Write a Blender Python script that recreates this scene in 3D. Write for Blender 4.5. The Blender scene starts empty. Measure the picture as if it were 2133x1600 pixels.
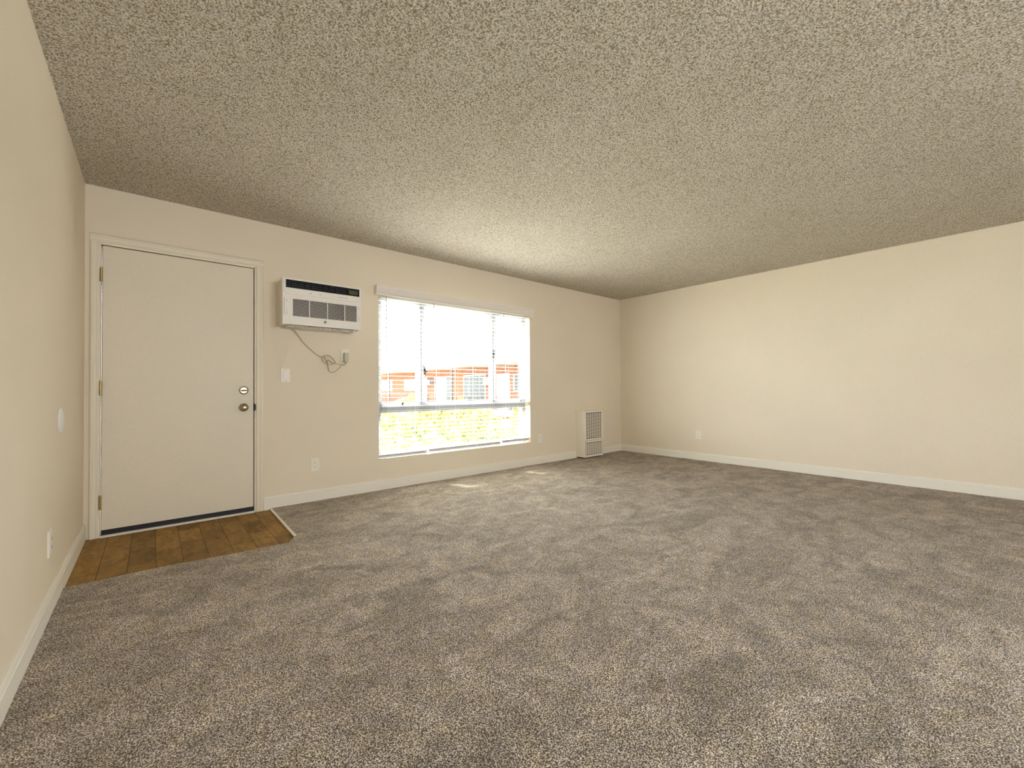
import bpy, bmesh, math, random
import numpy as np
from mathutils import Vector, Matrix

random.seed(7)
C = bpy.context.scene.collection
sc = bpy.context.scene

# ------------------------------------------------------------------ camera
F_PX, YAW, PITCH, ROLL = 883.056, 0.7036669, 0.0130647, -0.0069955
cam_d = bpy.data.cameras.new('camera')
cam_d.sensor_width = 36.0
cam_d.sensor_fit = 'HORIZONTAL'
cam_d.lens = F_PX * 36.0 / 2133.0
cam_d.clip_start = 0.02
cam_d.clip_end = 500
cam = bpy.data.objects.new('camera', cam_d)
C.objects.link(cam)
fwd = Vector((math.sin(YAW) * math.cos(PITCH), math.cos(YAW) * math.cos(PITCH), math.sin(PITCH)))
r0 = Vector((math.cos(YAW), -math.sin(YAW), 0))
u0 = r0.cross(fwd)
rr = r0 * math.cos(ROLL) + u0 * math.sin(ROLL)
uu = -r0 * math.sin(ROLL) + u0 * math.cos(ROLL)
cam.matrix_world = Matrix(((rr.x, uu.x, -fwd.x, 0.3553), (rr.y, uu.y, -fwd.y, -4.0939),
                           (rr.z, uu.z, -fwd.z, 1.0042), (0, 0, 0, 1)))
sc.camera = cam

# ------------------------------------------------------------------ world, light, exposure
SKY = 10.4
world = bpy.data.worlds.new('sky')
sc.world = world
world.use_nodes = True
bg = world.node_tree.nodes['Background']
bg.inputs['Color'].default_value = (0.91, 0.935, 1.0, 1)
bg.inputs['Strength'].default_value = SKY

sun_d = bpy.data.lights.new('sun', 'SUN')
sun_d.energy = 26.0
sun_d.angle = math.radians(8)
sun_d.color = (1.0, 0.95, 0.84)
sun = bpy.data.objects.new('sun', sun_d)
C.objects.link(sun)
sun.rotation_euler = Vector((0.26, -0.64, -0.72)).to_track_quat('-Z', 'Y').to_euler()

def portal(name, loc, rot, sx, sy):
    d = bpy.data.lights.new(name, 'AREA')
    d.shape = 'RECTANGLE'
    d.size, d.size_y = sx, sy
    d.cycles.is_portal = True
    o = bpy.data.objects.new(name, d)
    C.objects.link(o)
    o.location = loc
    o.rotation_euler = rot
portal('window_portal', (3.11, 0.19, 1.15), (math.radians(-90), 0, 0), 2.1, 1.72)
portal('fill_window_portal', (1.75, -7.80, 1.5), (math.radians(90), 0, 0), 2.6, 1.4)  # guides sky light through the added rear opening

vs = sc.view_settings
vs.view_transform = 'Standard'
vs.look = 'None'
vs.gamma = 1.0
vs.exposure = 1.16
vs.use_curve_mapping = False
cy = sc.cycles
cy.use_denoising = True
cy.use_adaptive_sampling = True
cy.adaptive_threshold = 0.015
cy.max_bounces = 9
cy.diffuse_bounces = 7
cy.glossy_bounces = 4
cy.transmission_bounces = 6
cy.transparent_max_bounces = 16
cy.caustics_reflective = False
cy.caustics_refractive = False
cy.sample_clamp_indirect = 6.0

# ------------------------------------------------------------------ materials
def mat(name, col, rough=0.6, metal=0.0, spec=0.4):
    m = bpy.data.materials.new(name)
    m.use_nodes = True
    b = m.node_tree.nodes['Principled BSDF']
    b.inputs['Base Color'].default_value = (*col, 1)
    b.inputs['Roughness'].default_value = rough
    b.inputs['Metallic'].default_value = metal
    b.inputs['Specular IOR Level'].default_value = spec
    return m

def N(m, t):
    return m.node_tree.nodes.new(t)

def L(m, a, b):
    m.node_tree.links.new(a, b)

def coords(m, scale=(1, 1, 1)):
    tc = N(m, 'ShaderNodeTexCoord')
    mp = N(m, 'ShaderNodeMapping')
    mp.inputs['Scale'].default_value = scale
    L(m, tc.outputs['Object'], mp.inputs['Vector'])
    return mp.outputs['Vector']

def noise(m, vec, scale, detail=2, rough=0.5, dist=0.0):
    n = N(m, 'ShaderNodeTexNoise')
    n.inputs['Scale'].default_value = scale
    n.inputs['Detail'].default_value = detail
    n.inputs['Roughness'].default_value = rough
    n.inputs['Distortion'].default_value = dist
    L(m, vec, n.inputs['Vector'])
    return n.outputs['Fac']

def ramp(m, fac, stops):
    r = N(m, 'ShaderNodeValToRGB')
    els = r.color_ramp.elements
    while len(els) < len(stops):
        els.new(0.5)
    for e, (p, c) in zip(els, stops):
        e.position = p
        e.color = (*c, 1) if len(c) == 3 else c
    L(m, fac, r.inputs['Fac'])
    return r.outputs['Color']

def bump(m, height, strength, dist, prev=None):
    b = N(m, 'ShaderNodeBump')
    b.inputs['Strength'].default_value = strength
    b.inputs['Distance'].default_value = dist
    L(m, height, b.inputs['Height'])
    if prev is not None:
        L(m, prev, b.inputs['Normal'])
    return b.outputs['Normal']

def mix(m, a, b, fac, mode='MIX'):
    n = N(m, 'ShaderNodeMix')
    n.data_type = 'RGBA'
    n.blend_type = mode
    if isinstance(fac, float):
        n.inputs[0].default_value = fac
    else:
        L(m, fac, n.inputs[0])
    for k, v in ((6, a), (7, b)):
        if isinstance(v, tuple):
            n.inputs[k].default_value = (*v, 1)
        else:
            L(m, v, n.inputs[k])
    return n.outputs[2]

def bsdf(m):
    return m.node_tree.nodes['Principled BSDF']

WALL = (0.81, 0.724, 0.582)
# painted drywall: light orange-peel roller texture, faint tone drift
m_wall = mat('wall_paint', WALL, 0.75, spec=0.25)
v = coords(m_wall)
c1 = ramp(m_wall, noise(m_wall, v, 1.3, 3), [(0.3, tuple(k * 0.975 for k in WALL)), (0.7, tuple(min(1, k * 1.02) for k in WALL))])
g = ramp(m_wall, noise(m_wall, v, 170, 2), [(0.35, (0.94, 0.94, 0.94)), (0.65, (1.0, 1.0, 1.0))])
L(m_wall, mix(m_wall, c1, g, 1.0, 'MULTIPLY'), bsdf(m_wall).inputs['Base Color'])
L(m_wall, bump(m_wall, noise(m_wall, v, 190, 3), 0.35, 0.0015), bsdf(m_wall).inputs['Normal'])

m_trim = mat('trim_paint', (0.82, 0.78, 0.69), 0.42)
v = coords(m_trim)
L(m_trim, bump(m_trim, noise(m_trim, v, 60, 2), 0.12, 0.001), bsdf(m_trim).inputs['Normal'])

m_cas = mat('casing_paint', (0.80, 0.735, 0.60), 0.5)
m_door = mat('door_paint', (0.76, 0.69, 0.56), 0.5)
v = coords(m_door)
g = ramp(m_door, noise(m_door, v, 150, 2), [(0.35, (0.74, 0.675, 0.545)), (0.65, (0.785, 0.715, 0.58))])
L(m_door, g, bsdf(m_door).inputs['Base Color'])
L(m_door, bump(m_door, noise(m_door, v, 120, 3), 0.25, 0.001), bsdf(m_door).inputs['Normal'])

# popcorn ceiling
m_ceil = mat('popcorn_ceiling', (0.7, 0.65, 0.55), 0.9, spec=0.15)
v = coords(m_ceil)
vo = N(m_ceil, 'ShaderNodeTexVoronoi')
vo.feature = 'SMOOTH_F1'
vo.inputs['Scale'].default_value = 150
vo.inputs['Smoothness'].default_value = 0.35
nz = N(m_ceil, 'ShaderNodeTexNoise')
nz.inputs['Scale'].default_value = 80
L(m_ceil, v, nz.inputs['Vector'])
vm = N(m_ceil, 'ShaderNodeVectorMath')
vm.operation = 'MULTIPLY_ADD'
L(m_ceil, nz.outputs['Color'], vm.inputs[0])
vm.inputs[1].default_value = (0.012, 0.012, 0.012)
L(m_ceil, v, vm.inputs[2])
L(m_ceil, vm.outputs[0], vo.inputs['Vector'])
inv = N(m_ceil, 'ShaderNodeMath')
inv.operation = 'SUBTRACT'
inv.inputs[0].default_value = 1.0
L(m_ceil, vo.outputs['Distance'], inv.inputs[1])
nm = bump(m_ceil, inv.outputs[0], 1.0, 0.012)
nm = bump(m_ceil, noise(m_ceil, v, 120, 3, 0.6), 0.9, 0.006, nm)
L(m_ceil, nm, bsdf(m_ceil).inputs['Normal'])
cc = ramp(m_ceil, inv.outputs[0], [(0.30, (0.46, 0.37, 0.25)), (0.50, (0.88, 0.81, 0.69)), (0.70, (0.99, 0.955, 0.88))])  # darker between the bumps: crevice shade put into the colour
cc2 = ramp(m_ceil, noise(m_ceil, v, 1.6, 4, 0.6), [(0.35, (0.94, 0.935, 0.92)), (0.68, (1.0, 1.0, 1.0))])
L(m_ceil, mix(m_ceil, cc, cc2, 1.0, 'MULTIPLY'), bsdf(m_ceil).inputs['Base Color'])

# cut pile carpet: flecks with shadowed pile gaps, brushed patches and footprints, put into colour
m_carp = mat('carpet_pile', (0.3, 0.25, 0.2), 0.95, spec=0.1)
v = coords(m_carp)
fleck = noise(m_carp, v, 250, 1, 0.5)
col = ramp(m_carp, fleck, [(0.34, (0.07, 0.052, 0.035)), (0.45, (0.24, 0.198, 0.15)), (0.54, (0.48, 0.42, 0.345)), (0.66, (0.96, 0.89, 0.80))])
hue = ramp(m_carp, noise(m_carp, v, 14, 2), [(0.4, (1.0, 0.96, 0.88)), (0.6, (1.0, 0.98, 1.0))])
col = mix(m_carp, col, hue, 1.0, 'MULTIPLY')
vb = coords(m_carp, (1.0, 1.7, 1))
brush = ramp(m_carp, noise(m_carp, vb, 2.6, 5, 0.62, 1.2), [(0.36, (0.76, 0.75, 0.73)), (0.50, (0.98, 0.97, 0.96)), (0.63, (1.20, 1.20, 1.20))])
col = mix(m_carp, col, brush, 1.0, 'MULTIPLY')
foot = ramp(m_carp, noise(m_carp, coords(m_carp, (1.6, 1.0, 1)), 7.5, 2, 0.5, 0.6), [(0.38, (0.93, 0.93, 0.93)), (0.52, (1, 1, 1)), (0.68, (1.14, 1.14, 1.14))])
col = mix(m_carp, col, foot, 1.0, 'MULTIPLY')
L(m_carp, col, bsdf(m_carp).inputs['Base Color'])
nm = bump(m_carp, fleck, 1.0, 0.010)
nm = bump(m_carp, noise(m_carp, vb, 3.2, 4, 0.6, 1.0), 0.35, 0.04, nm)
L(m_carp, nm, bsdf(m_carp).inputs['Normal'])
bsdf(m_carp).inputs['Sheen Weight'].default_value = 0.15

# vinyl with staggered slate-like plank blocks
m_vin = mat('vinyl_plank', (0.2, 0.1, 0.04), 0.6, spec=0.2)
v = coords(m_vin)
rotm = N(m_vin, 'ShaderNodeMapping')
rotm.inputs['Rotation'].default_value = (0, 0, math.radians(90))
L(m_vin, v, rotm.inputs['Vector'])
br = N(m_vin, 'ShaderNodeTexBrick')
br.inputs['Scale'].default_value = 1.0
br.inputs['Brick Width'].default_value = 0.30
br.inputs['Row Height'].default_value = 0.125
br.inputs['Mortar Size'].default_value = 0.0022
br.inputs['Mortar Smooth'].default_value = 0.4
br.offset = 0.37
br.inputs['Color1'].default_value = (0.34, 0.20, 0.060, 1)
br.inputs['Color2'].default_value = (0.19, 0.108, 0.030, 1)
br.inputs['Mortar'].default_value = (0.10, 0.05, 0.018, 1)
L(m_vin, rotm.outputs[0], br.inputs['Vector'])
g = ramp(m_vin, noise(m_vin, coords(m_vin, (9, 3, 1)), 2.2, 6, 0.6, 1.0), [(0.35, (0.72, 0.70, 0.64)), (0.62, (1.16, 1.15, 1.15))])
L(m_vin, mix(m_vin, br.outputs['Color'], g, 1.0, 'MULTIPLY'), bsdf(m_vin).inputs['Base Color'])
L(m_vin, bump(m_vin, noise(m_vin, v, 90, 3), 0.15, 0.001), bsdf(m_vin).inputs['Normal'])

m_alu = mat('window_aluminium', (0.34, 0.345, 0.365), 0.45, 0.0)
m_black = mat('black_plastic', (0.012, 0.011, 0.010), 0.4)
m_white = mat('white_plastic', (0.86, 0.83, 0.78), 0.38)
m_blind = mat('blind_slat', (0.74, 0.74, 0.74), 0.5)
m_val = mat('valance_white', (0.80, 0.745, 0.68), 0.5)
m_plate = mat('outlet_plastic', (0.84, 0.79, 0.68), 0.4)
m_nickel = mat('aged_nickel', (0.46, 0.40, 0.28), 0.36, 1.0)
m_brass = mat('old_brass', (0.42, 0.31, 0.10), 0.4, 0.9)
m_ac = mat('ac_plastic', (0.84, 0.80, 0.74), 0.42)
m_acside = mat('sleeve_metal', (0.74, 0.68, 0.57), 0.55)
m_louvre = mat('louvre_grey', (0.045, 0.045, 0.042), 0.5)
m_heat = mat('heater_enamel', (0.83, 0.77, 0.66), 0.4)
m_cord = mat('cord_beige', (0.56, 0.50, 0.36), 0.5)
m_plug = mat('plug_beige', (0.52, 0.49, 0.38), 0.45)
m_foam = mat('dusty_foam', (0.62, 0.60, 0.58), 0.9)
v = coords(m_foam)
L(m_foam, ramp(m_foam, noise(m_foam, v, 38, 4, 0.7), [(0.38, (0.40, 0.38, 0.35)), (0.5, (0.84, 0.83, 0.82))]), bsdf(m_foam).inputs['Base Color'])
m_wand = mat('wand_clear_grey', (0.30, 0.29, 0.31), 0.35)
m_turn = mat('turn_brown', (0.20, 0.13, 0.05), 0.45, 0.7)
m_gold = mat('logo_ring', (0.72, 0.66, 0.48), 0.3, 0.8)

m_glass = bpy.data.materials.new('window_glass')
m_glass.use_nodes = True
nt = m_glass.node_tree
nt.nodes.remove(nt.nodes['Principled BSDF'])
tr = N(m_glass, 'ShaderNodeBsdfTransparent')
tr.inputs['Color'].default_value = (0.97, 0.985, 0.98, 1)
gl = N(m_glass, 'ShaderNodeBsdfGlossy')
gl.inputs['Roughness'].default_value = 0.02
mx = N(m_glass, 'ShaderNodeMixShader')
mx.inputs[0].default_value = 0.05
L(m_glass, tr.outputs[0], mx.inputs[1])
L(m_glass, gl.outputs[0], mx.inputs[2])
L(m_glass, mx.outputs[0], nt.nodes['Material Output'].inputs['Surface'])

# outside
m_stucco = mat('orange_stucco', (0.13, 0.050, 0.028), 0.9, spec=0.1)
v = coords(m_stucco)
L(m_stucco, ramp(m_stucco, noise(m_stucco, v, 1.5, 4), [(0.35, (0.118, 0.045, 0.025)), (0.65, (0.140, 0.055, 0.031))]), bsdf(m_stucco).inputs['Base Color'])
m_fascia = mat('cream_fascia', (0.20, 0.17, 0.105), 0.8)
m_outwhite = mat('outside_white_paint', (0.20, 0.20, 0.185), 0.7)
m_outglass = mat('far_window_glass', (0.022, 0.027, 0.026), 0.35, spec=0.12)
m_outdark = mat('dark_iron', (0.02, 0.014, 0.012), 0.6)
m_conc = mat('walkway_concrete', (0.4, 0.38, 0.35), 0.9)
m_lawn = mat('courtyard_ground', (0.5, 0.5, 0.4), 0.95)
v = coords(m_lawn)
L(m_lawn, ramp(m_lawn, noise(m_lawn, v, 0.5, 5, 0.7), [(0.4, (0.42, 0.45, 0.26)), (0.6, (0.62, 0.60, 0.52))]), bsdf(m_lawn).inputs['Base Color'])

def leaf_mat(name, a, b):
    m = mat(name, a, 0.6, spec=0.2)
    L(m, ramp(m, noise(m, coords(m), 2.2, 4, 0.7), [(0.38, a), (0.62, b)]), bsdf(m).inputs['Base Color'])
    return m
m_leafA = leaf_mat('leaf_yellow_green', (0.27, 0.28, 0.06), (0.14, 0.21, 0.035))
m_leafB = leaf_mat('leaf_gold', (0.34, 0.28, 0.08), (0.24, 0.26, 0.055))
m_leafC = leaf_mat('leaf_far', (0.50, 0.55, 0.22), (0.36, 0.45, 0.16))
m_bark = mat('bark', (0.08, 0.05, 0.03), 0.95)

# ------------------------------------------------------------------ mesh helpers
def box(bm, x0, x1, y0, y1, z0, z1):
    vs_ = [bm.verts.new(p) for p in ((x0, y0, z0), (x1, y0, z0), (x1, y1, z0), (x0, y1, z0),
                                     (x0, y0, z1), (x1, y0, z1), (x1, y1, z1), (x0, y1, z1))]
    for f in ((3, 2, 1, 0), (4, 5, 6, 7), (0, 1, 5, 4), (1, 2, 6, 5), (2, 3, 7, 6), (3, 0, 4, 7)):
        bm.faces.new([vs_[i] for i in f])

def prism(bm, pts, axis, a, b):
    """pts: list of 2D outline points; extruded from a to b along axis (x/y/z)."""
    def P(p, t):
        return {'x': (t, p[0], p[1]), 'y': (p[0], t, p[1]), 'z': (p[0], p[1], t)}[axis]
    A = [bm.verts.new(P(p, a)) for p in pts]
    B = [bm.verts.new(P(p, b)) for p in pts]
    n = len(pts)
    bm.faces.new(A[::-1])
    bm.faces.new(B)
    for i in range(n):
        bm.faces.new((A[i], A[(i + 1) % n], B[(i + 1) % n], B[i]))

def lathe(bm, profile, centre, axis, seg=32):
    """profile: (radius, offset along axis)."""
    ax = Vector(axis).normalized()
    t = ax.orthogonal().normalized()
    w = ax.cross(t)
    rings = []
    for r, h in profile:
        ring = []
        for k in range(seg):
            a = 2 * math.pi * k / seg
            ring.append(bm.verts.new(Vector(centre) + ax * h + (t * math.cos(a) + w * math.sin(a)) * max(r, 1e-4)))
        rings.append(ring)
    for a, b in zip(rings, rings[1:]):
        for k in range(seg):
            bm.faces.new((a[k], a[(k + 1) % seg], b[(k + 1) % seg], b[k]))
    bm.faces.new(rings[0][::-1])
    bm.faces.new(rings[-1])

def tube(bm, pts, r, seg=8):
    pts = [Vector(p) for p in pts]
    rings = []
    up = Vector((0.13, 0.97, 0.21)).normalized()
    for i, p in enumerate(pts):
        d = (pts[min(i + 1, len(pts) - 1)] - pts[max(i - 1, 0)]).normalized()
        t = d.cross(up)
        if t.length < 1e-3:
            t = d.orthogonal()
        t.normalize()
        w = d.cross(t)
        rings.append([bm.verts.new(p + (t * math.cos(a) + w * math.sin(a)) * r)
                      for a in [2 * math.pi * k / seg for k in range(seg)]])
    for a, b in zip(rings, rings[1:]):
        for k in range(seg):
            bm.faces.new((a[k], a[(k + 1) % seg], b[(k + 1) % seg], b[k]))
    bm.faces.new(rings[0][::-1])
    bm.faces.new(rings[-1])

def smooth_path(pts, n=8):
    pts = [Vector(p) for p in pts]
    P = [pts[0]] + pts + [pts[-1]]
    out = []
    for i in range(1, len(P) - 2):
        for k in range(n):
            t = k / n
            a, b, c, d = P[i - 1:i + 3]
            out.append(0.5 * ((2 * b) + (c - a) * t + (2 * a - 5 * b + 4 * c - d) * t * t + (3 * b - a - 3 * c + d) * t ** 3))
    out.append(pts[-1])
    return out

def obj(name, bm, m, parent=None, bevel=0.0, smooth=False, seg=2):
    bmesh.ops.recalc_face_normals(bm, faces=bm.faces)
    me = bpy.data.meshes.new(name)
    bm.to_mesh(me)
    bm.free()
    me.materials.append(m)
    if smooth:
        for p in me.polygons:
            p.use_smooth = True
    o = bpy.data.objects.new(name, me)
    C.objects.link(o)
    if parent is not None:
        o.parent = parent
        o.matrix_parent_inverse = Matrix.Translation(-world_loc(parent))
    if bevel:
        b = o.modifiers.new('bevel', 'BEVEL')
        b.width = bevel
        b.segments = seg
        b.limit_method = 'ANGLE'
        b.angle_limit = math.radians(40)
    return o

def world_loc(o):
    # every parent here is an unrotated Empty or a mesh whose geometry is in world metres
    p = Vector((0, 0, 0))
    while o is not None:
        p += Vector(o.location)
        if o.parent is not None and o.type == 'MESH':
            pass
        o = None
    return p

def B(*a):
    bm = bmesh.new()
    box(bm, *a)
    return bm

def thing(name, label, cat, loc=(0, 0, 0), group=None):
    o = bpy.data.objects.new(name, None)
    o.empty_display_size = 0.1
    C.objects.link(o)
    o.location = loc
    o['label'] = label
    o['category'] = cat
    if group:
        o['group'] = group
    return o

def tag(o, label, cat, group=None):
    o['label'] = label
    o['category'] = cat
    if group:
        o['group'] = group
    return o

def struct(o, label=None, cat=None):
    o['kind'] = 'structure'
    if label:
        o['label'] = label
    if cat:
        o['category'] = cat
    return o

def copy_tree(o, parent=None):
    c = o.copy()
    C.objects.link(c)
    if parent is not None:
        c.parent = parent
        c.matrix_parent_inverse = o.matrix_parent_inverse.copy()
    for ch in list(o.children):
        copy_tree(ch, c)
    return c

# ------------------------------------------------------------------ room shell
W, H, REAR, T = 6.133, 2.44, -7.6, 0.16
WX0, WX1, WZ0, WZ1 = 2.08, 4.14, 0.31, 1.995      # window opening
DX0, DX1, DZ1 = 0.078, 1.012, 2.047               # door opening

bm = bmesh.new()
box(bm, 0, DX0, 0, T, 0, H)
box(bm, DX0, DX1, 0, T, DZ1, H)
box(bm, DX1, WX0, 0, T, 0, H)
box(bm, WX0, WX1, 0, T, 0, WZ0)
box(bm, WX0, WX1, 0, T, WZ1, H)
box(bm, WX1, W, 0, T, 0, H)
struct(obj('wall_back', bm, m_wall), 'cream painted wall with the front door and the blinded window', 'wall')
struct(obj('wall_left', B(-T, 0, REAR - T, T, 0, H), m_wall), 'cream painted wall close on the left', 'wall')
struct(obj('wall_right', B(W, W + T, REAR - T, T, 0, H), m_wall), 'long plain cream wall on the right', 'wall')
bm = bmesh.new()
RX0, RX1, RZ0, RZ1 = 0.5, 3.0, 0.85, 2.1
box(bm, 0, RX0, REAR - T, REAR, 0, H)
box(bm, RX0, RX1, REAR - T, REAR, 0, RZ0)
box(bm, RX0, RX1, REAR - T, REAR, RZ1, H)
box(bm, RX1, W, REAR - T, REAR, 0, H)
struct(obj('wall_rear', bm, m_wall), 'wall behind the camera with an opening added for fill light', 'wall')
struct(obj('ceiling', B(-T, W + T, REAR - T, T, H, H + 0.2), m_ceil), 'popcorn textured off-white ceiling', 'ceiling')

struct(obj('shading_eave', B(-1.5, W + 1.5, T, T + 0.35, H + 0.02, H + 0.16), m_trim), 'unseen roof overhang added to shade the upper blinds', 'shading_eave')  # overhang added out of view to keep sun and sky off the upper slats

# floor: vinyl at the entry, carpet around it
VX, VY = 1.118, -0.985
struct(obj('floor', B(0, VX + 0.02, VY - 0.02, T, -0.1, 0.0), m_vin),
       'brown stone-look vinyl floor patch inside the front door', 'floor')
bm = bmesh.new()
CT = 0.011
outline = [(VX + 0.012, -0.0), (VX - 0.006, VY + 0.10), (VX - 0.075, VY - 0.022), (0.80, VY - 0.012), (0.40, VY + 0.03), (0.0, VY + 0.03), (0, REAR), (W, REAR), (W, 0)]
prism(bm, outline, 'z', -0.1, CT)
struct(obj('floor', bm, m_carp), 'grey-brown flecked cut-pile carpet', 'floor')

bm = bmesh.new()
p0, p1 = Vector((VX + 0.004, -0.016)), Vector((VX - 0.012, VY + 0.085))
d = (p1 - p0).normalized()
nrm = Vector((-d.y, d.x))
prism(bm, [tuple(p0 + nrm * 0.0085), tuple(p0 - nrm * 0.0085), tuple(p1 - nrm * 0.0085), tuple(p1 + nrm * 0.0085)], 'z', 0.0, 0.014)
struct(obj('trim_3', bm, m_trim, bevel=0.003), 'thin pale transition strip between vinyl and carpet', 'trim')

# baseboards: flat face with a rounded, stepped top
BH = 0.112
prof = [(0, 0.0), (-0.014, 0.0), (-0.014, BH - 0.026), (-0.011, BH - 0.022), (-0.0125, BH - 0.016), (-0.009, BH - 0.003), (-0.005, BH), (0, BH)]
bm = bmesh.new()
prism(bm, prof, 'x', 1.074, 5.035)
prism(bm, prof, 'x', 5.44, W)
struct(obj('baseboard_back', bm, m_trim), 'white baseboard under the window', 'baseboard')
bm = bmesh.new()
prism(bm, [(-p[0], p[1]) for p in prof], 'y', REAR, -0.014)
struct(obj('baseboard_left', bm, m_trim), 'white baseboard along the left wall', 'baseboard')
bm = bmesh.new()
prism(bm, [(W + p[0], p[1]) for p in prof], 'y', REAR, -0.014)
struct(obj('baseboard_right', bm, m_trim), 'white baseboard along the right wall', 'baseboard')
bm = bmesh.new()
prism(bm, [(REAR - p[0], p[1]) for p in prof], 'x', 0.014, W - 0.014)
struct(obj('baseboard_rear', bm, m_trim), 'white baseboard behind the camera', 'baseboard')

# ------------------------------------------------------------------ front door
# casing with a moulded profile (offsets from the opening edge outward, and projection from the wall)
bm = bmesh.new()
cas = [(0.0, 0), (0.0, -0.011), (0.006, -0.014), (0.012, -0.014), (0.014, -0.011), (0.030, -0.014), (0.036, -0.018), (0.044, -0.018), (0.050, -0.014), (0.055, -0.009), (0.055, 0)]
prism(bm, [(DX1 + 0.006 + a, b) for a, b in cas], 'z', 0.0, DZ1 + 0.006)
prism(bm, [(DX0 - 0.006 - a * 0.85, b) for a, b in cas], 'z', 0.0, DZ1 + 0.006)
prism(bm, [(b, DZ1 + 0.006 + a) for a, b in cas], 'x', DX0 - 0.006 - 0.047, DX1 + 0.061)
struct(obj('trim_1', bm, m_cas), 'cream moulded casing around the front door', 'trim')
bm = bmesh.new()
box(bm, DX0 - 0.006, DX0 + 0.003, -0.002, T - 0.02, 0, DZ1)
box(bm, DX1 - 0.006, DX1 + 0.006, -0.002, T - 0.02, 0, DZ1)
box(bm, DX0, DX1, -0.002, T - 0.02, DZ1 - 0.010, DZ1 + 0.006)
struct(obj('trim_2', bm, m_cas), 'door jamb lining inside the casing', 'trim')

door = thing('door_1', 'closed flat cream front door with knob and deadbolt', 'door', (0.543, 0.02, 0))
door['kind'] = 'structure'
DL, DR = 0.088, 1.0
obj('door_panel', B(DL, DR, 0.002, 0.044, 0.047, 2.031), m_door, door, bevel=0.002)
obj('door_sweep', B(DL - 0.002, DR + 0.002, 0.006, 0.06, 0.013, 0.050), m_black, door)
obj('gap_shade', B(DL - 0.006, DR + 0.006, 0.05, 0.062, 0.012, 2.037), m_black, door)  # black sheet behind the panel, standing in for the shade in the door gaps
bm = bmesh.new()
prism(bm, [(-0.022, 0.0), (-0.010, 0.011), (0.07, 0.013), (0.12, 0.013), (0.12, 0.0)], 'x', DX0 + 0.003, DX1 - 0.006)
obj('threshold', bm, mat('threshold_metal', (0.80, 0.78, 0.74), 0.4, 0.2), door)
for zc in (1.825, 1.033, 0.241):
    bm = bmesh.new()
    lathe(bm, [(0.0042, -0.050), (0.0068, -0.047), (0.0068, -0.016), (0.0062, -0.0155), (0.0062, -0.0145), (0.0068, -0.014),
               (0.0068, 0.014), (0.0062, 0.0145), (0.0062, 0.0155), (0.0068, 0.016), (0.0068, 0.047), (0.0042, 0.050)],
          (0.082, -0.007, zc), (0, 0, 1), 16)
    hg = obj('hinge', bm, m_brass, door, smooth=False)
    obj('hinge_leaf', B(0.0825, 0.0875, -0.0015, 0.004, zc - 0.045, zc + 0.045), m_brass, hg)
KX, KZ = 0.930, 0.872
bm = bmesh.new()
lathe(bm, [(0.034, 0.0), (0.034, 0.004), (0.030, 0.010), (0.016, 0.014), (0.012, 0.018), (0.012, 0.030), (0.018, 0.034),
           (0.0255, 0.041), (0.028, 0.050), (0.0265, 0.059), (0.020, 0.066), (0.009, 0.069), (0.0, 0.0695)], (KX, 0.002, KZ), (0, -1, 0), 40)
obj('door_knob', bm, m_nickel, door, smooth=True)
KZ2 = 1.013
bm = bmesh.new()
lathe(bm, [(0.033, 0.0), (0.033, 0.006), (0.029, 0.010), (0.027, 0.0105), (0.024, 0.0085), (0.0, 0.0085)], (KX, 0.002, KZ2), (0, -1, 0), 40)
db = obj('deadbolt', bm, m_nickel, door, smooth=False)
bm = bmesh.new()
prism(bm, [(-0.020, -0.004), (-0.012, -0.008), (0.012, -0.008), (0.026, -0.003), (0.026, 0.003), (0.012, 0.006), (-0.012, 0.006), (-0.020, 0.002)], 'y', 0, -0.014)
for vv in bm.verts:
    vv.co += Vector((KX, -0.006, KZ2))
obj('thumb_turn', bm, m_turn, db, bevel=0.002)
bm = bmesh.new()
box(bm, DX1 - 0.0075, DX1 - 0.004, -0.004, 0.02, KZ - 0.034, KZ + 0.034)
prism(bm, [(DX1 - 0.006, KZ - 0.028), (DX1 - 0.006, KZ + 0.028), (DX1 + 0.003, KZ + 0.020), (DX1 + 0.003, KZ - 0.020)], 'y', -0.0155, -0.002)
obj('strike_plate', bm, m_black, door)

# round bumper for the knob, on the left wall
bm = bmesh.new()
lathe(bm, [(0.062, 0.0), (0.062, 0.003), (0.058, 0.006), (0.045, 0.0085), (0.02, 0.010), (0, 0.0102)], (0.0, -0.975, 0.862), (1, 0, 0), 48)
tag(obj('door_bumper', bm, mat('bumper_white', (0.80, 0.79, 0.80), 0.5), smooth=False),
    'round white bumper disc on the left wall at door knob height', 'wall bumper')

# ------------------------------------------------------------------ outlets and switch
def wall_plate(bm, w=0.074, h=0.118, d=0.006):
    """front faces -y, centred on the origin"""
    e = 0.003
    pts = [(-w / 2, -h / 2), (w / 2, -h / 2), (w / 2, h / 2), (-w / 2, h / 2)]
    A = [bm.verts.new((x, 0, z)) for x, z in pts]
    Bv = [bm.verts.new((x, -d * 0.5, z)) for x, z in pts]
    Cv = [bm.verts.new((x - math.copysign(e, x), -d, z - math.copysign(e, z))) for x, z in pts]
    bm.faces.new(A[::-1])
    for P, Q in ((A, Bv), (Bv, Cv)):
        for i in range(4):
            bm.faces.new((P[i], P[(i + 1) % 4], Q[(i + 1) % 4], Q[i]))
    bm.faces.new(Cv)

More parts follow.
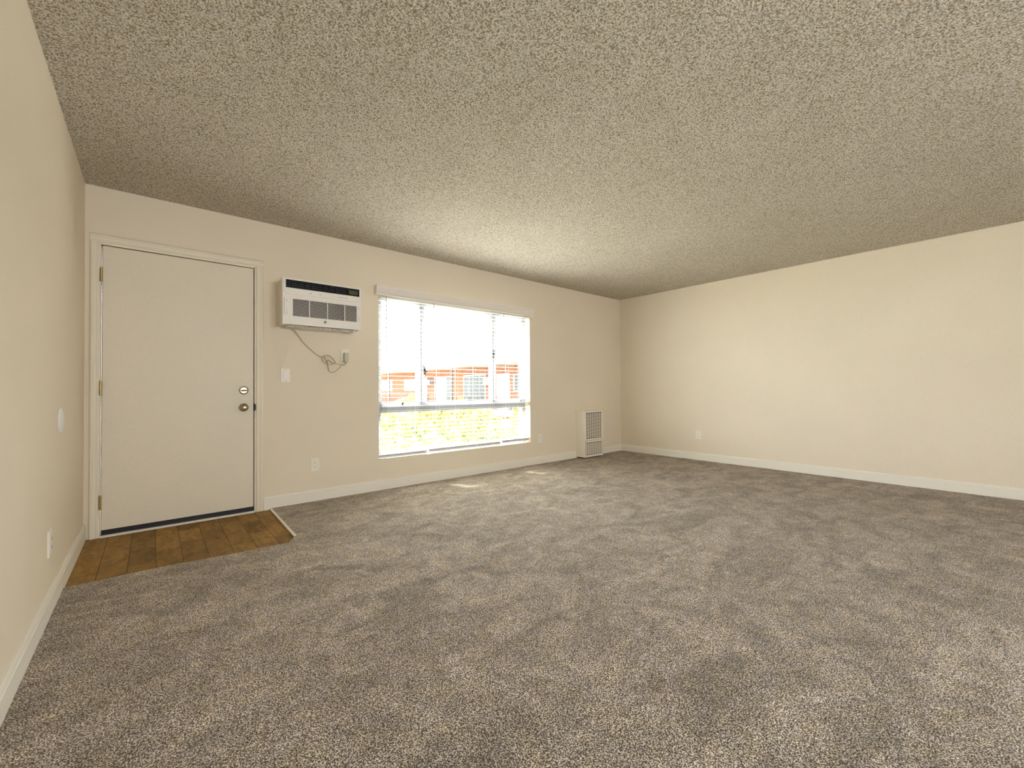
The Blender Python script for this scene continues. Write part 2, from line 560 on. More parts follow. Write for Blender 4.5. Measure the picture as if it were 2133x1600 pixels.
def outlet(loc, rz, label, group='duplex outlets low on the walls'):
    t = thing('wall_outlet', label, 'electrical outlet', (0, 0, 0), group)
    bm = bmesh.new()
    wall_plate(bm)
    obj('cover_plate', bm, m_plate, t)
    for s in (-1, 1):
        bm = bmesh.new()
        zc = s * 0.0195
        pts = []
        for k in range(24):
            a = 2 * math.pi * k / 24
            pts.append((0.017 * math.cos(a), zc + max(-0.0135, min(0.0135, 0.017 * math.sin(a)))))
        prism(bm, pts, 'y', -0.004, -0.0085)
        rc = obj('receptacle', bm, m_white, t)
        bm = bmesh.new()
        box(bm, -0.0075, -0.0052, -0.0092, -0.0080, zc - 0.001, zc + 0.0075)
        box(bm, 0.0052, 0.0075, -0.0092, -0.0080, zc, zc + 0.007)
        lathe(bm, [(0.0028, 0), (0.0028, 0.0012)], (0, -0.0080, zc - 0.0065), (0, -1, 0), 10)
        obj('slots', bm, m_black, rc)
    bm = bmesh.new()
    lathe(bm, [(0.003, 0), (0.003, 0.0016), (0.0015, 0.002)], (0, -0.0055, 0), (0, -1, 0), 12)
    obj('screw', bm, m_plate, t)
    t.location = loc
    t.rotation_euler = (0, 0, rz)
    return t
outlet((1.480, 0, 0.336), 0, 'cream duplex wall outlet low down between the front door and the window')
outlet((4.308, 0, 0.345), 0, 'cream duplex wall outlet just right of the window bottom, left of the heater')
outlet((W, -1.274, 0.358), math.radians(-90), 'cream duplex wall outlet low on the right wall')
outlet((0, -1.262, 0.322), math.radians(90), 'cream duplex wall outlet low on the left wall below the round bumper')

t = thing('wall_switch', 'cream rocker light switch right of the front door, under the air conditioner', 'light switch', (0, 0, 0))
bm = bmesh.new()
wall_plate(bm, 0.078, 0.122)
obj('cover_plate', bm, m_plate, t)
obj('bezel', B(-0.0175, 0.0175, -0.0075, -0.004, -0.0345, 0.0345), m_plate, t)
bm = bmesh.new()
prism(bm, [(-0.005, -0.032), (-0.0075, -0.032), (-0.0092, 0.0), (-0.0125, 0.032), (-0.005, 0.032)], 'x', -0.0155, 0.0155)
obj('rocker', bm, m_white, t, bevel=0.0008)
for s in (-1, 1):
    bm = bmesh.new()
    lathe(bm, [(0.003, 0), (0.003, 0.001), (0.0015, 0.0015)], (0, -0.0055, s * 0.048), (0, -1, 0), 12)
    obj('screw', bm, m_nickel, t)
t.location = (1.240, 0, 1.143)

# ------------------------------------------------------------------ air conditioner
AX0, AX1, AZ0, AZ1, AY = 1.165, 1.813, 1.557, 1.941, -0.246
ac = thing('air_conditioner', 'white through-the-wall air conditioner with dark louvres, between door and window', 'air conditioner',
           ((AX0 + AX1) / 2, 0, AZ0))
obj('sleeve', B(AX0 + 0.004, AX1 - 0.004, AY + 0.075, 0.0, AZ0 + 0.004, AZ1 - 0.004), m_acside, ac, bevel=0.004)
bm = bmesh.new()                                   # body as an open tray so the louvre openings are real
f0 = AY + 0.03
box(bm, AX0, AX1, f0, AY + 0.08, AZ0, AZ1)
obj('housing', bm, m_ac, ac, bevel=0.006)
aw, ah = AX1 - AX0, AZ1 - AZ0
def ax(u): return AX0 + aw * u
def az(v): return AZ1 - ah * v
# front panel with two openings
bm = bmesh.new()
vu0, vu1, vv0, vv1 = 0.035, 0.972, 0.038, 0.215
gu0, gu1, gv0, gv1 = 0.10, 0.955, 0.440, 0.815
box(bm, AX0, ax(vu0), AY, f0, AZ0, AZ1)
box(bm, ax(vu1), AX1, AY, f0, AZ0, AZ1)
box(bm, ax(vu0), ax(vu1), AY, f0, az(vv0), AZ1)
box(bm, ax(vu0), ax(vu1), AY, f0, az(gv0), az(vv1))
box(bm, ax(vu0), ax(gu0), AY, f0, az(gv1), az(gv0))
box(bm, ax(gu1), ax(vu1), AY, f0, az(gv1), az(gv0))
box(bm, ax(vu0), ax(vu1), AY, f0, AZ0, az(gv1))
bmesh.ops.remove_doubles(bm, verts=bm.verts, dist=1e-5)
fp = obj('front_panel', bm, m_ac, ac)
# raised control visor with rounded lower corners
bm = bmesh.new()
u_out = []
R_ = 0.028
x0, x1, zt, zb = ax(0.012), ax(0.985), az(0.012), az(0.345)
for k in range(7):
    a = math.pi + (math.pi / 2) * k / 6
    u_out.append((x0 + R_ + R_ * math.cos(a), zb + R_ + R_ * math.sin(a)))
for k in range(7):
    a = 1.5 * math.pi + (math.pi / 2) * k / 6
    u_out.append((x1 - R_ + R_ * math.cos(a), zb + R_ + R_ * math.sin(a)))
bmv = bmesh.new()
zc0 = az(vv1)
lower = u_out + [(x1, zc0), (x0, zc0)]
prism(bmv, lower, 'y', AY - 0.007, AY)
box(bmv, x0, ax(vu0), AY - 0.007, AY, zc0, zt)
box(bmv, ax(vu1), x1, AY - 0.007, AY, zc0, zt)
box(bmv, ax(vu0), ax(vu1), AY - 0.007, AY, az(vv0), zt)
obj('control_visor', bmv, m_ac, ac)
bm.free()
# discharge louvres
obj('vent_recess', B(ax(vu0), ax(vu1), f0 - 0.001, f0 + 0.001, az(vv1), az(vv0)), m_black, ac)
bm = bmesh.new()
for k in range(3):
    z = az(vv0 + 0.022 + (k + 0.6) * (vv1 - vv0 - 0.03) / 3.2)
    prism(bm, [(AY + 0.006, z), (AY + 0.008, z + 0.0022), (AY + 0.026, z + 0.008), (AY + 0.026, z + 0.006)], 'x', ax(vu0), ax(vu1))
obj('discharge_louvre', bm, m_louvre, ac)
for k in range(1, 12):
    x = ax(vu0 + (vu1 - vu0) * k / 12)
    obj('vane', B(x - 0.0009, x + 0.0009, AY + 0.010, AY + 0.026, az(vv1), az(vv0)), m_louvre, ac)
bm = bmesh.new()
fr = 0.005
box(bm, ax(vu0), ax(vu1), AY - 0.004, AY + 0.010, az(vv0) - fr, az(vv0))
box(bm, ax(vu0), ax(vu1), AY - 0.004, AY + 0.010, az(vv1), az(vv1) + fr)
box(bm, ax(vu0), ax(vu0) + fr, AY - 0.004, AY + 0.010, az(vv1) + fr, az(vv0) - fr)
box(bm, ax(vu1) - fr, ax(vu1), AY - 0.004, AY + 0.010, az(vv1) + fr, az(vv0) - fr)
obj('vent_bezel', bm, m_louvre, ac)
obj('display_window', B(ax(0.83), ax(0.955), AY + 0.003, AY + 0.006, az(0.175), az(0.08)),
    mat('display_tint', (0.10, 0.10, 0.05), 0.15), ac)
# little marks of the control strip
m_btn = mat('button_grey', (0.22, 0.21, 0.2), 0.5)
for u, w_ in ((0.33, .016), (0.45, .014), (0.63, .004), (0.67, .004), (0.70, .014), (0.735, .018), (0.79, .020), (0.60, .003)):
    obj('control_button', B(ax(u) - w_ / 2, ax(u) + w_ / 2, AY - 0.0078, AY - 0.006, az(0.285) - 0.002, az(0.285) + 0.002), m_btn, ac)
# intake grille
obj('grille_recess', B(ax(gu0), ax(gu1), f0 - 0.001, f0 + 0.001, az(gv1), az(gv0)), m_black, ac)
bm = bmesh.new()
nl = 15
for k in range(nl):
    z = az(gv0) - (k + 0.62) * (az(gv0) - az(gv1)) / nl
    prism(bm, [(AY - 0.001, z), (AY - 0.001, z + 0.0026), (AY + 0.005, z + 0.0040), (AY + 0.005, z + 0.0014)], 'x', ax(gu0), ax(gu1))
gr = obj('intake_grille', bm, m_ac, ac)
for u in (0.318, 0.545, 0.772):
    obj('grille_divider', B(ax(u) - 0.0026, ax(u) + 0.0026, AY - 0.003, AY + 0.010, az(gv1), az(gv0)), m_ac, gr)
obj('grille_side_panel', B(ax(0.03), ax(gu0) + 0.012, AY - 0.002, AY + 0.003, az(gv1), az(gv0)), m_ac, gr)
obj('grille_side_panel', B(ax(gu1) - 0.012, ax(0.985), AY - 0.002, AY + 0.003, az(gv1), az(gv0)), m_ac, gr)
for k in range(14):
    z = az(gv0) - (k + 0.6) * (az(gv0) - az(gv1)) / 14
    for u in (0.018, 0.048, 0.965):
        if k in (1, 2, 9, 11, 12) or u < 0.03:
            obj('side_slot', B(ax(u) - 0.0022, ax(u) + 0.0022, AY - 0.0035, AY - 0.001, z, z + 0.0035), m_black, gr)
# round emblem
bm = bmesh.new()
EX, EZ = ax(0.515), az(0.888)
lathe(bm, [(0.0125, 0), (0.0125, 0.0012), (0.0105, 0.0018), (0, 0.0018)], (EX, AY, EZ), (0, -1, 0), 32)
em = obj('emblem', bm, m_black, ac)
bm = bmesh.new()
for k in range(32):
    pass
ring = [(0.0125, 0.0012), (0.0125, 0.0026), (0.0110, 0.0026), (0.0110, 0.0012)]
lathe(bm, [(0.0127, 0.0), (0.0127, 0.0024), (0.0113, 0.0024), (0.0113, 0.0016)], (EX, AY, EZ), (0, -1, 0), 32)
obj('emblem_rim', bm, m_gold, em)
tcv = bpy.data.curves.new('monogram', 'FONT')
tcv.body = 'GE'
tcv.size = 0.015
tcv.extrude = 0.0004
tcv.shear = 0.35
tcv.align_x = 'CENTER'
tcv.align_y = 'CENTER'
tmp = bpy.data.objects.new('tmp_text', tcv)
C.objects.link(tmp)
bpy.context.view_layer.update()
me = bpy.data.meshes.new_from_object(tmp)
bpy.data.objects.remove(tmp)
me.transform(Matrix.Translation((EX, AY - 0.0026, EZ)) @ Matrix.Rotation(math.radians(90), 4, 'X'))
me.materials.clear()
me.materials.append(m_gold)
mo = bpy.data.objects.new('monogram', me)
C.objects.link(mo)
mo.parent = em
# dusty underside
bm = bmesh.new()
NX, NY = 60, 10
ux0, ux1, uy0, uy1 = AX0 + 0.05, AX1 - 0.015, AY + 0.012, -0.05
vv_ = [[bm.verts.new((ux0 + (ux1 - ux0) * i / NX, uy0 + (uy1 - uy0) * j / NY, AZ0 - 0.003 - 0.006 * random.random()))
        for i in range(NX + 1)] for j in range(NY + 1)]
for j in range(NY):
    for i in range(NX):
        bm.faces.new((vv_[j][i], vv_[j][i + 1], vv_[j + 1][i + 1], vv_[j + 1][i]))
tv = [[bm.verts.new((x, y, AZ0 + 0.001)) for x in (ux0, ux1)] for y in (uy0, uy1)]
bm.faces.new((tv[0][0], tv[1][0], tv[1][1], tv[0][1]))
obj('foam_strip', bm, m_foam, ac)
obj('sleeve_flange', B(AX0 - 0.002, AX1 + 0.002, -0.012, 0.0, AZ0 - 0.012, AZ1), m_acside, ac, bevel=0.002)
# cord
path = [(1.285, 1.575), (1.279, 1.558), (1.302, 1.539), (1.333, 1.503), (1.38, 1.438), (1.444, 1.378), (1.493, 1.337),
        (1.538, 1.317), (1.568, 1.332), (1.61, 1.325), (1.644, 1.291), (1.657, 1.265), (1.618, 1.250), (1.572, 1.261), (1.540, 1.291),
        (1.545, 1.322), (1.563, 1.318), (1.584, 1.275), (1.593, 1.227), (1.606, 1.182), (1.648, 1.179), (1.688, 1.211),
        (1.712, 1.240), (1.735, 1.246), (1.748, 1.256), (1.750, 1.275)]
ys = [-0.05, -0.06, -0.045, -0.03, -0.018, -0.014, -0.012, -0.012, -0.014, -0.018, -0.018, -0.014, -0.010, -0.008, -0.010, -0.018, -0.024,
      -0.024, -0.018, -0.012, -0.010, -0.012, -0.016, -0.02, -0.024, -0.03]
pth = smooth_path([(x, y, z) for (x, z), y in zip(path, ys)])
bm = bmesh.new()
tube(bm, pth, 0.0042, 10)
cord = obj('power_cord', bm, m_cord, ac, smooth=True)
bm = bmesh.new()                                   # second pass of the tied coil
tube(bm, smooth_path([(1.552, -0.02, 1.306), (1.585, -0.022, 1.297), (1.625, -0.016, 1.268), (1.665, -0.012, 1.258),
                      (1.700, -0.014, 1.254), (1.740, -0.018, 1.250)]), 0.0042, 10)
obj('cord_coil', bm, m_cord, cord, smooth=True)
bm = bmesh.new()
tube(bm, smooth_path([(1.556, -0.028, 1.300), (1.575, -0.030, 1.292), (1.592, -0.026, 1.286)]), 0.0035, 8)
obj('cord_tie', bm, mat('tie_white', (0.85, 0.84, 0.8), 0.5), cord, smooth=True)
bm = bmesh.new()
box(bm, 1.731, 1.772, -0.046, -0.011, 1.272, 1.362)
pl = obj('plug', bm, m_plug, cord, bevel=0.006, seg=3)
# the outlet the cord plugs into
t = outlet((1.748, 0, 1.340), 0, 'cream wall outlet with the air conditioner plug in it, below the unit', None)

# ------------------------------------------------------------------ window
FY0, FY1 = 0.095, 0.15
FZ0, FZ1 = WZ0, WZ1
TZ0, TZ1 = 0.772, 0.855            # transom
M1 = (2.575, 2.638)
M2 = (3.572, 3.642)
win = thing('window_1', 'aluminium window: three upper lights over one wide fixed pane', 'window', (3.11, 0.12, WZ0))
win['kind'] = 'structure'
bm = bmesh.new()
box(bm, WX0, 2.143, FY0, FY1, FZ0, FZ1)
box(bm, 4.083, WX1, FY0, FY1, FZ0, FZ1)
box(bm, 2.143, 4.083, FY0, FY1, FZ0, FZ0 + 0.045)
box(bm, 2.143, 4.083, FY0, FY1, FZ1 - 0.04, FZ1)
obj('window_frame', bm, m_alu, win, bevel=0.003)
bm = bmesh.new()
prism(bm, [(FY0 - 0.012, TZ0), (FY0 - 0.012, TZ0 + 0.022), (FY0 - 0.004, TZ0 + 0.026), (FY0 - 0.004, TZ0 + 0.050), (FY0 - 0.012, TZ0 + 0.054), (FY0 - 0.012, TZ1), (FY1, TZ1), (FY1, TZ0)], 'x', 2.143, 4.083)
obj('transom_bar', bm, m_alu, win, bevel=0.002)
for a, b in (M1, M2):
    bm = bmesh.new()
    w_ = b - a
    prism(bm, [(a, FY0), (a + w_ * .42, FY0), (a + w_ * .42, FY0 + 0.016), (a + w_ * .55, FY0 + 0.016), (a + w_ * .55, FY0 - 0.008), (b, FY0 - 0.008), (b, FY1), (a, FY1)], 'z', TZ1, FZ1 - 0.04)
    obj('mullion', bm, m_alu, win, bevel=0.002)
# sash frames and panes
for a, b in ((2.143, M1[0]), (M1[1], M2[0]), (M2[1], 4.083)):
    bm = bmesh.new()
    e = 0.014
    z0, z1 = TZ1, FZ1 - 0.04
    box(bm, a, a + e, 0.105, 0.135, z0, z1)
    box(bm, b - e, b, 0.105, 0.135, z0, z1)
    box(bm, a + e, b - e, 0.105, 0.135, z0, z0 + e)
    box(bm, a + e, b - e, 0.105, 0.135, z1 - e, z1)
    s = obj('sash', bm, m_alu, win)
    obj('pane', B(a + e, b - e, 0.119, 0.123, z0 + e, z1 - e), m_glass, s)
obj('pane', B(2.143, 4.083, 0.119, 0.123, FZ0 + 0.045, TZ0), m_glass, win)
def latch(x0, x1, z0, z1, hook=True):
    bm = bmesh.new()
    box(bm, x0, x1, FY0 - 0.022, FY0 - 0.004, z0, z1)
    if hook:
        prism(bm, [(x0, z0 + (z1 - z0) * .35), (x1 + 0.016, z0 + (z1 - z0) * .45), (x1 + 0.018, z0 + (z1 - z0) * .6), (x0, z0 + (z1 - z0) * .62)], 'y', FY0 - 0.034, FY0 - 0.02)
        prism(bm, [(x0, z1), (x1, z1), (x0, z1 + 0.03)], 'y', FY0 - 0.022, FY0 - 0.008)
    obj('latch', bm, m_black, win, bevel=0.0015)
latch(2.632, 2.650, 1.178, 1.236)
latch(3.588, 3.604, 1.404, 1.490, False)
for x, z in ((2.372, TZ1 + 0.008), (4.040, TZ1 - 0.002)):
    bm = bmesh.new()
    prism(bm, [(x - 0.014, z - 0.012), (x + 0.004, z - 0.014), (x + 0.016, z + 0.012), (x - 0.002, z + 0.016)], 'y', FY0 - 0.026, FY0 - 0.006)
    obj('latch', bm, m_black, win, bevel=0.0015)

# rear window added as fill light (behind the camera, never in view)
w2 = thing('window_fill', 'unseen window added behind the camera as fill light', 'window', (1.75, REAR - 0.08, RZ0))
w2['kind'] = 'structure'
bm = bmesh.new()
box(bm, RX0, RX0 + 0.05, REAR - 0.12, REAR - 0.06, RZ0, RZ1)
box(bm, RX1 - 0.05, RX1, REAR - 0.12, REAR - 0.06, RZ0, RZ1)
box(bm, RX0, RX1, REAR - 0.12, REAR - 0.06, RZ0, RZ0 + 0.05)
box(bm, RX0, RX1, REAR - 0.12, REAR - 0.06, RZ1 - 0.05, RZ1)
box(bm, 1.72, 1.78, REAR - 0.12, REAR - 0.06, RZ0 + 0.05, RZ1 - 0.05)
obj('window_frame', bm, m_alu, w2)
obj('pane', B(RX0 + 0.05, RX1 - 0.05, REAR - 0.092, REAR - 0.088, RZ0 + 0.05, RZ1 - 0.05), m_glass, w2)

# ------------------------------------------------------------------ blinds
SY0, SY1 = 0.018, 0.068
PITCH_ = 0.0450
def blind(x0, x1, zrail, ladders, wand, label):
    t = thing('window_blind', label, 'window blind', ((x0 + x1) / 2, 0.043, 1.98), 'horizontal blinds hanging in the window')
    obj('head_rail', B(x0, x1, SY0, SY1 - 0.004, 1.945, 1.990), m_blind, t, bevel=0.002)
    bm = bmesh.new()
    z = 1.920
    n = 0
    while z > zrail + 0.040:
        # crowned slat, room edge a touch low
        y0, y1 = SY0, SY1
        ym = (y0 + y1) / 2
        dz = 0.0
        prism(bm, [(y0, z + dz), (ym, z + 0.0010), (y1, z - dz), (y1, z - dz - 0.0020), (ym, z - 0.0010), (y0, z + dz - 0.0020)], 'x', x0, x1)
        z -= PITCH_
        n += 1
    # the spare slats resting on the bottom rail
    for k in range(3):
        box(bm, x0, x1, SY0, SY1, zrail + 0.020 + 0.0045 * k, zrail + 0.0230 + 0.0045 * k)
    obj('slats', bm, m_blind, t)
    obj('bottom_rail', B(x0, x1, SY0 - 0.001, SY1 + 0.001, zrail, zrail + 0.018), m_blind, t, bevel=0.003)
    for lx in ladders:
        bm = bmesh.new()
        for yy in (SY0 - 0.0015, SY1 + 0.0015):
            tube(bm, [(lx, yy, zrail + 0.005), (lx, yy, 1.95)], 0.0011, 6)
        obj('ladder_cord', bm, m_white, t)
        bm = bmesh.new()
        lathe(bm, [(0.005, 0), (0.005, 0.003), (0.002, 0.004)], (lx, (SY0 + SY1) / 2, zrail + 0.0005), (0, 0, -1), 10)
        obj('cord_button', bm, m_louvre, t)
    if wand:
        wx, wz = wand
        bm = bmesh.new()
        tube(bm, [(wx, 0.006, 1.950), (wx, 0.004, wz + 0.05), (wx, 0.004, wz + 0.0)], 0.0042, 6)
        wd = obj('tilt_wand', bm, m_wand, t)
        bm = bmesh.new()
        tube(bm, [(wx, 0.018, 1.962), (wx, 0.008, 1.962), (wx, 0.006, 1.948)], 0.0025, 6)
        obj('wand_hook', bm, m_nickel, wd)
    return t
blind(2.088, 2.632, 0.322, (2.21, 2.52), (2.165, 1.342), 'left blind of the three, narrow, in front of the left window light')
blind(2.650, 3.655, 0.330, (2.78, 3.026, 3.276, 3.53), (2.716, 1.361), 'middle and widest of the three horizontal blinds')
blind(3.672, 4.128, 0.338, (3.781, 3.99), (3.709, 1.254), 'right blind of the three, narrowest, beside the right window edge')

bm = bmesh.new()
vp = [(-0.052, 1.953), (-0.058, 1.953), (-0.060, 1.958), (-0.060, 1.966), (-0.056, 1.969), (-0.062, 1.974), (-0.064, 1.984), (-0.060, 1.988),
      (-0.066, 1.996), (-0.070, 2.010), (-0.066, 2.014), (-0.070, 2.022), (-0.074, 2.040), (-0.074, 2.048), (-0.062, 2.050), (-0.052, 2.050)]
prism(bm, vp, 'x', 2.034, 4.160)
vl = obj('valance', bm, m_val)
tag(vl, 'long cream moulded valance across the top of the window', 'valance')
for xa, xb in ((2.034, 2.042), (4.152, 4.160)):
    bm = bmesh.new()
    box(bm, xa, xb, -0.052, 0.0, 1.955, 2.048)
    r_ = obj('valance_return', bm, m_val, vl)

# ------------------------------------------------------------------ wall heater
HX0, HX1, HY, HZ0, HZ1 = 5.026, 5.446, -0.170, 0.030, 0.690
ht = thing('wall_heater', 'cream metal wall heater with two slotted grilles near the corner', 'heater', ((HX0 + HX1) / 2, -0.08, 0.0))
hw, hh = HX1 - HX0, HZ1 - HZ0
def hx(u): return HX0 + hw * u
def hz(v): return HZ1 - hh * v
bm = bmesh.new()
hf = HY + 0.022
box(bm, HX0, HX1, hf, -0.0, HZ0, HZ1)
obj('cabinet', bm, m_heat, ht)
bm = bmesh.new()
a0, a1 = 0.09, 0.93
ga0, ga1, gb0, gb1 = 0.040, 0.605, 0.685, 0.955
box(bm, HX0, hx(a0), HY, hf, HZ0, HZ1)
box(bm, hx(a1), HX1, HY, hf, HZ0, HZ1)
box(bm, hx(a0), hx(a1), HY, hf, hz(ga0), HZ1)
box(bm, hx(a0), hx(a1), HY, hf, hz(gb0), hz(ga1))
box(bm, hx(a0), hx(a1), HY, hf, HZ0, hz(gb1))
bmesh.ops.remove_doubles(bm, verts=bm.verts, dist=1e-5)
obj('front_cover', bm, m_heat, ht, bevel=0.0015)
def grille(name, v0, v1, rows, cols=7):
    obj('grille_recess', B(hx(a0), hx(a1), HY + 0.011, hf + 0.001, hz(v1), hz(v0)), m_black, ht)
    bm = bmesh.new()
    for k in range(1, cols):
        x = hx(a0 + (a1 - a0) * k / cols)
        box(bm, x - 0.0032, x + 0.0032, HY + 0.003, HY + 0.006, hz(v1), hz(v0))
    for k in range(1, rows):
        z = hz(v0 + (v1 - v0) * k / rows)
        box(bm, hx(a0), hx(a1), HY + 0.0025, HY + 0.0065, z - 0.0046, z + 0.0038)
    return obj(name, bm, m_heat, ht)
grille('upper_grille', ga0, ga1, 22)
grille('lower_grille', gb0, gb1, 12)
bm = bmesh.new()                                   # access panel outline
e = 0.0035
q0, q1, qz0, qz1 = hx(0.035), hx(0.972), hz(0.972), hz(0.640)
box(bm, q0, q1, HY - 0.0006, HY + 0.001, qz1 - e, qz1)
box(bm, q0, q0 + e, HY - 0.0006, HY + 0.001, qz0, qz1 - e)
box(bm, q1 - e, q1, HY - 0.0006, HY + 0.001, qz0, qz1 - e)
obj('panel_seam', bm, mat('seam_brown', (0.16, 0.11, 0.06), 0.8), ht)
obj('base', B(HX0 + 0.03, HX1 - 0.03, HY + 0.05, -0.0145, 0.010, HZ0), m_black, ht)
obj('mounting_flange', B(HX0 - 0.006, HX1 + 0.006, -0.0055, 0.0, BH, HZ1 + 0.004), m_heat, ht)

# ------------------------------------------------------------------ outside
# facade coordinates below were surveyed on a plane 20 m out and brought in to the true distance
KF = 0.7965
FX = 16.0
def fy(y): return -4.094 + (y + 4.094) * KF
def fz(z): return 1.004 + (z - 1.004) * KF
G = -2.85
struct(obj('ground', B(-30, 60, 0.4, 90, G - 0.3, G), m_lawn), 'pale sunlit courtyard ground below the window', 'ground')
bld = thing('apartment_building', 'orange stucco two-storey apartment block with white doors across the courtyard', 'building', (FX + 4, 20, G))
obj('wall', B(FX, FX + 8, 4, 48, G, 2.42), m_stucco, bld)
bm = bmesh.new()
box(bm, FX - 1.45, FX + 9, 3.5, 48.5, 2.44, 2.60)
rf = obj('roof', bm, m_fascia, bld)
obj('soffit', B(FX - 1.40, FX, 4, 48, 2.385, 2.44), mat('soffit_brown', (0.15, 0.07, 0.03), 0.9), rf)
obj('fascia', B(FX - 1.50, FX - 1.45, 3.5, 48.5, 2.37, 2.64), m_fascia, rf)
obj('walkway', B(FX - 1.45, FX, 4, 48, -0.40, -0.17), m_conc, bld)

def far_window(y0, y1, z0, z1, splits=(), curtain=None):
    e = 0.07
    bm = bmesh.new()
    box(bm, FX - 0.05, FX, y0, y1, z0, z1)
    f = obj('window', bm, m_outwhite, bld)
    ys_ = [y0 + e] + list(splits) + [y1 - e]
    for a, b in zip(ys_, ys_[1:]):
        obj('window_pane', B(FX - 0.06, FX - 0.05, a + 0.03, b - 0.03, z0 + e, z1 - e), m_outglass, f)
    if curtain:
        obj('curtain', B(FX - 0.065, FX - 0.06, curtain[0], curtain[1], z0 + e, z1 - e), m_outwhite, f)
    return f
def far_door(y0, y1, z1):
    f = obj('door', B(FX - 0.05, FX, y0, y1, -0.17, z1), m_outwhite, bld)
    obj('door_leaf', B(FX - 0.07, FX - 0.05, y0 + 0.08, y1 - 0.08, -0.16, z1 - 0.08), m_outwhite, f)
    return f
Y = fy
far_window(Y(38.82), Y(42.6), fz(0.93), fz(2.18), (Y(40.6),), (Y(38.95), Y(40.3)))
far_window(Y(32.75), Y(35.98), fz(0.95), fz(2.10), (Y(34.4),), (Y(33.0), Y(34.2)))
far_door(Y(31.25), Y(32.35), 1.97)
far_window(Y(26.9), Y(29.9), -0.17, 1.97, (Y(27.8), Y(29.4)))
obj('door_leaf', B(FX - 0.08, FX - 0.045, Y(27.85), Y(29.3), -0.16, 1.85), m_outwhite, bld)
far_window(Y(22.13), Y(25.2), -0.10, 1.96, (Y(22.95), Y(24.3)), None)
far_door(Y(19.25), Y(20.74), 1.95)
far_window(Y(16.6), Y(18.81), fz(0.85), fz(2.115), (Y(17.7),))
# lower storey
for a, b in ((12.5, 14.2), (16.0, 18.4), (20.5, 22.5), (25.0, 27.0)):
    far_window(a, b, -2.2, -0.9, ((a + b) / 2,))

# wall units on that facade
def far_ac(y0, y1, z0, z1, label):
    t = thing('air_conditioner', label, 'air conditioner', (FX, (y0 + y1) / 2, z0), 'air conditioners on the orange building')
    obj('housing', B(FX - 0.30, FX, y0, y1, z0, z1), mat('ac_grey', (0.10, 0.10, 0.11), 0.6), t, bevel=0.01)
    obj('drip_tray', B(FX - 0.34, FX, y0 - 0.05, y1 + 0.05, z0 - 0.06, z0 - 0.002), m_outwhite, t)
    bm = bmesh.new()
    for k in range(6):
        z = z0 + 0.04 + (z1 - z0 - 0.08) * k / 6
        box(bm, FX - 0.315, FX - 0.30, y0 + 0.05, y1 - 0.05, z, z + 0.02)
    obj('grille', bm, m_outdark, t)
far_ac(Y(30.25), Y(31.3), fz(1.52), fz(1.97), 'small grey wall air conditioner left of the white patio door on the orange building')
far_ac(Y(21.35), Y(22.05), fz(1.42), fz(1.96), 'dark wall air conditioner right of the wide window on the orange building')

# iron railing
RXp = FX - 1.38
bm = bmesh.new()
box(bm, RXp - 0.02, RXp + 0.02, 8, 34, 0.675, 0.70)
box(bm, RXp - 0.015, RXp + 0.015, 8, 34, -0.08, -0.05)
rl = obj('railing', bm, m_outdark, bld)
for k in range(9):
    y = 9.2 + k * 3.1
    obj('post', B(RXp - 0.03, RXp + 0.03, y - 0.03, y + 0.03, -0.17, 0.72), m_outdark, rl)
b0 = obj('baluster', B(RXp - 0.009, RXp + 0.009, 10.0 - 0.009, 10.0 + 0.009, -0.06, 0.67), m_outdark, rl)
for k in range(1, 96):
    b = b0.copy()
    C.objects.link(b)
    b.location = (b0.location.x, b0.location.y + k * 0.2, b0.location.z)
# roof post
for y, lab in ((18.46, 'tall thin dark post holding up the roof edge, in the middle of the view'),
               (27.6, 'thin dark roof post at the far left end of the walkway')):
    bm = bmesh.new()
    box(bm, FX - 1.44, FX - 1.38, y - 0.035, y + 0.035, G, 2.384)
    obj('roof_post', bm, m_outdark, bld, bevel=0.005)

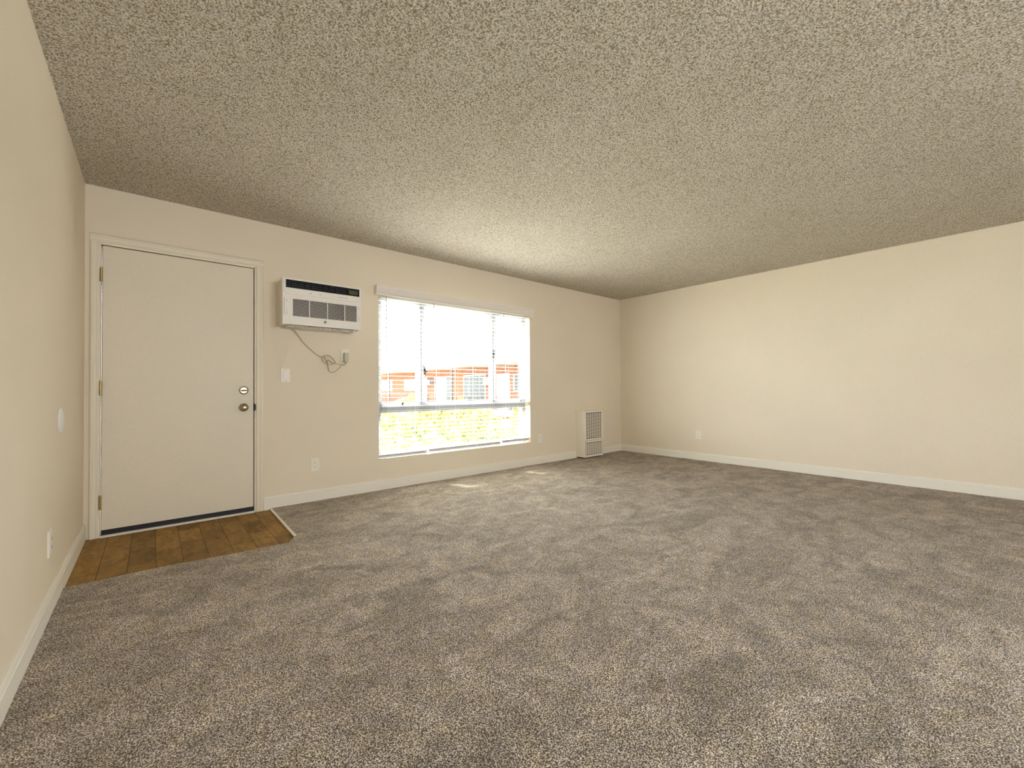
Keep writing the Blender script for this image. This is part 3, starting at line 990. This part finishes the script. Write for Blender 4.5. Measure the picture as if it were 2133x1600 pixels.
# trees and shrubs
def crown(name, m, parent, c, rad, n, size, seed, squash=0.8):
    rng = np.random.default_rng(seed)
    dirs = rng.normal(size=(n, 3))
    dirs /= np.linalg.norm(dirs, axis=1)[:, None]
    lump = 1 + 0.16 * np.sin(dirs[:, 0] * 5 + seed) + 0.14 * np.cos(dirs[:, 1] * 6 + seed * 2) + 0.10 * np.sin(dirs[:, 2] * 9)
    lump /= lump.max()
    rr_ = rad * lump * rng.uniform(0.55, 1.0, n) ** 0.5
    p = dirs * rr_[:, None]
    p[:, 2] *= squash
    p += np.array(c)
    t1 = rng.normal(size=(n, 3))
    t1 /= np.linalg.norm(t1, axis=1)[:, None]
    t2 = np.cross(t1, dirs + rng.normal(size=(n, 3)) * 0.6)
    t2 /= np.linalg.norm(t2, axis=1)[:, None]
    s = size * rng.uniform(0.6, 1.3, n)[:, None]
    vts = np.stack([p - t1 * s, p + t2 * s * 0.45, p + t1 * s, p - t2 * s * 0.45], 1).reshape(-1, 3)
    me_ = bpy.data.meshes.new(name)
    me_.vertices.add(4 * n)
    me_.vertices.foreach_set('co', vts.astype(np.float32).ravel())
    me_.loops.add(4 * n)
    me_.loops.foreach_set('vertex_index', np.arange(4 * n, dtype=np.int32))
    me_.polygons.add(n)
    me_.polygons.foreach_set('loop_start', np.arange(0, 4 * n, 4, dtype=np.int32))
    me_.update()
    me_.materials.append(m)
    o = bpy.data.objects.new(name, me_)
    C.objects.link(o)
    o.parent = parent
    o.matrix_parent_inverse = Matrix.Translation(-Vector(parent.location))
    return o

def tree(name, label, cat, x, y, top, rad, m, seed, n=3200, size=0.085, group=None, squash=0.8):
    t = thing(name, label, cat, (x, y, G), group)
    cz = top - rad * squash
    bm = bmesh.new()
    tube(bm, smooth_path([(x, y, G - 0.05), (x + 0.08, y, (G + cz) / 2), (x, y + 0.05, cz)], 3), 0.09, 8)
    for k in range(4):
        a = k * 1.57 + seed
        tube(bm, [(x, y, cz - rad * 0.5), (x + math.cos(a) * rad * 0.6, y + math.sin(a) * rad * 0.6, cz + rad * 0.25)], 0.035, 6)
    obj('trunk', bm, m_bark, t)
    crown('foliage', m, t, (x, y, cz), rad, n, size, seed, squash)
    return t
GRP = 'leafy courtyard trees below the window'
LAB = 'bushy yellow-green courtyard tree seen through the lower window pane'
spots = []
for r_i, (y, x0, n) in enumerate(((3.6, 4.3, 2), (6.5, 6.2, 3), (9.4, 6.9, 3), (12.3, 8.4, 2), (15.2, 9.8, 2), (18.0, 11.2, 1))):
    for k in range(n):
        spots.append((x0 + k * 2.95, y + 0.35 * math.sin(k * 2.1 + r_i), 0.26 + 0.11 * r_i + 0.12 * math.sin(r_i * 1.7 + k * 2.3)))
for i, (x, y, top) in enumerate(spots):
    tree('courtyard_tree', LAB, 'tree', x, y, top, 1.42, (m_leafB, m_leafA, m_leafA)[(i * 2 + i // 3) % 3], i + 1, 3400, 0.085, GRP)
for i, (x, y, top, rad, lab) in enumerate([
        (30, 41.3, 4.75, 1.9, 'pale treetop above the roof line, left of the others'),
        (30, 37.0, 4.6, 1.5, 'small pale treetop above the middle of the roof line'),
        (30, 32.6, 5.1, 1.9, 'pale green treetop above the right part of the roof line'),
        (30, 28.3, 5.0, 2.0, 'pale green treetop above the far right of the roof line')]):
    tree('distant_tree', lab, 'tree', x, y, top, rad, m_leafC, i + 30, 1500, 0.16, 'treetops behind the orange building', 0.9)
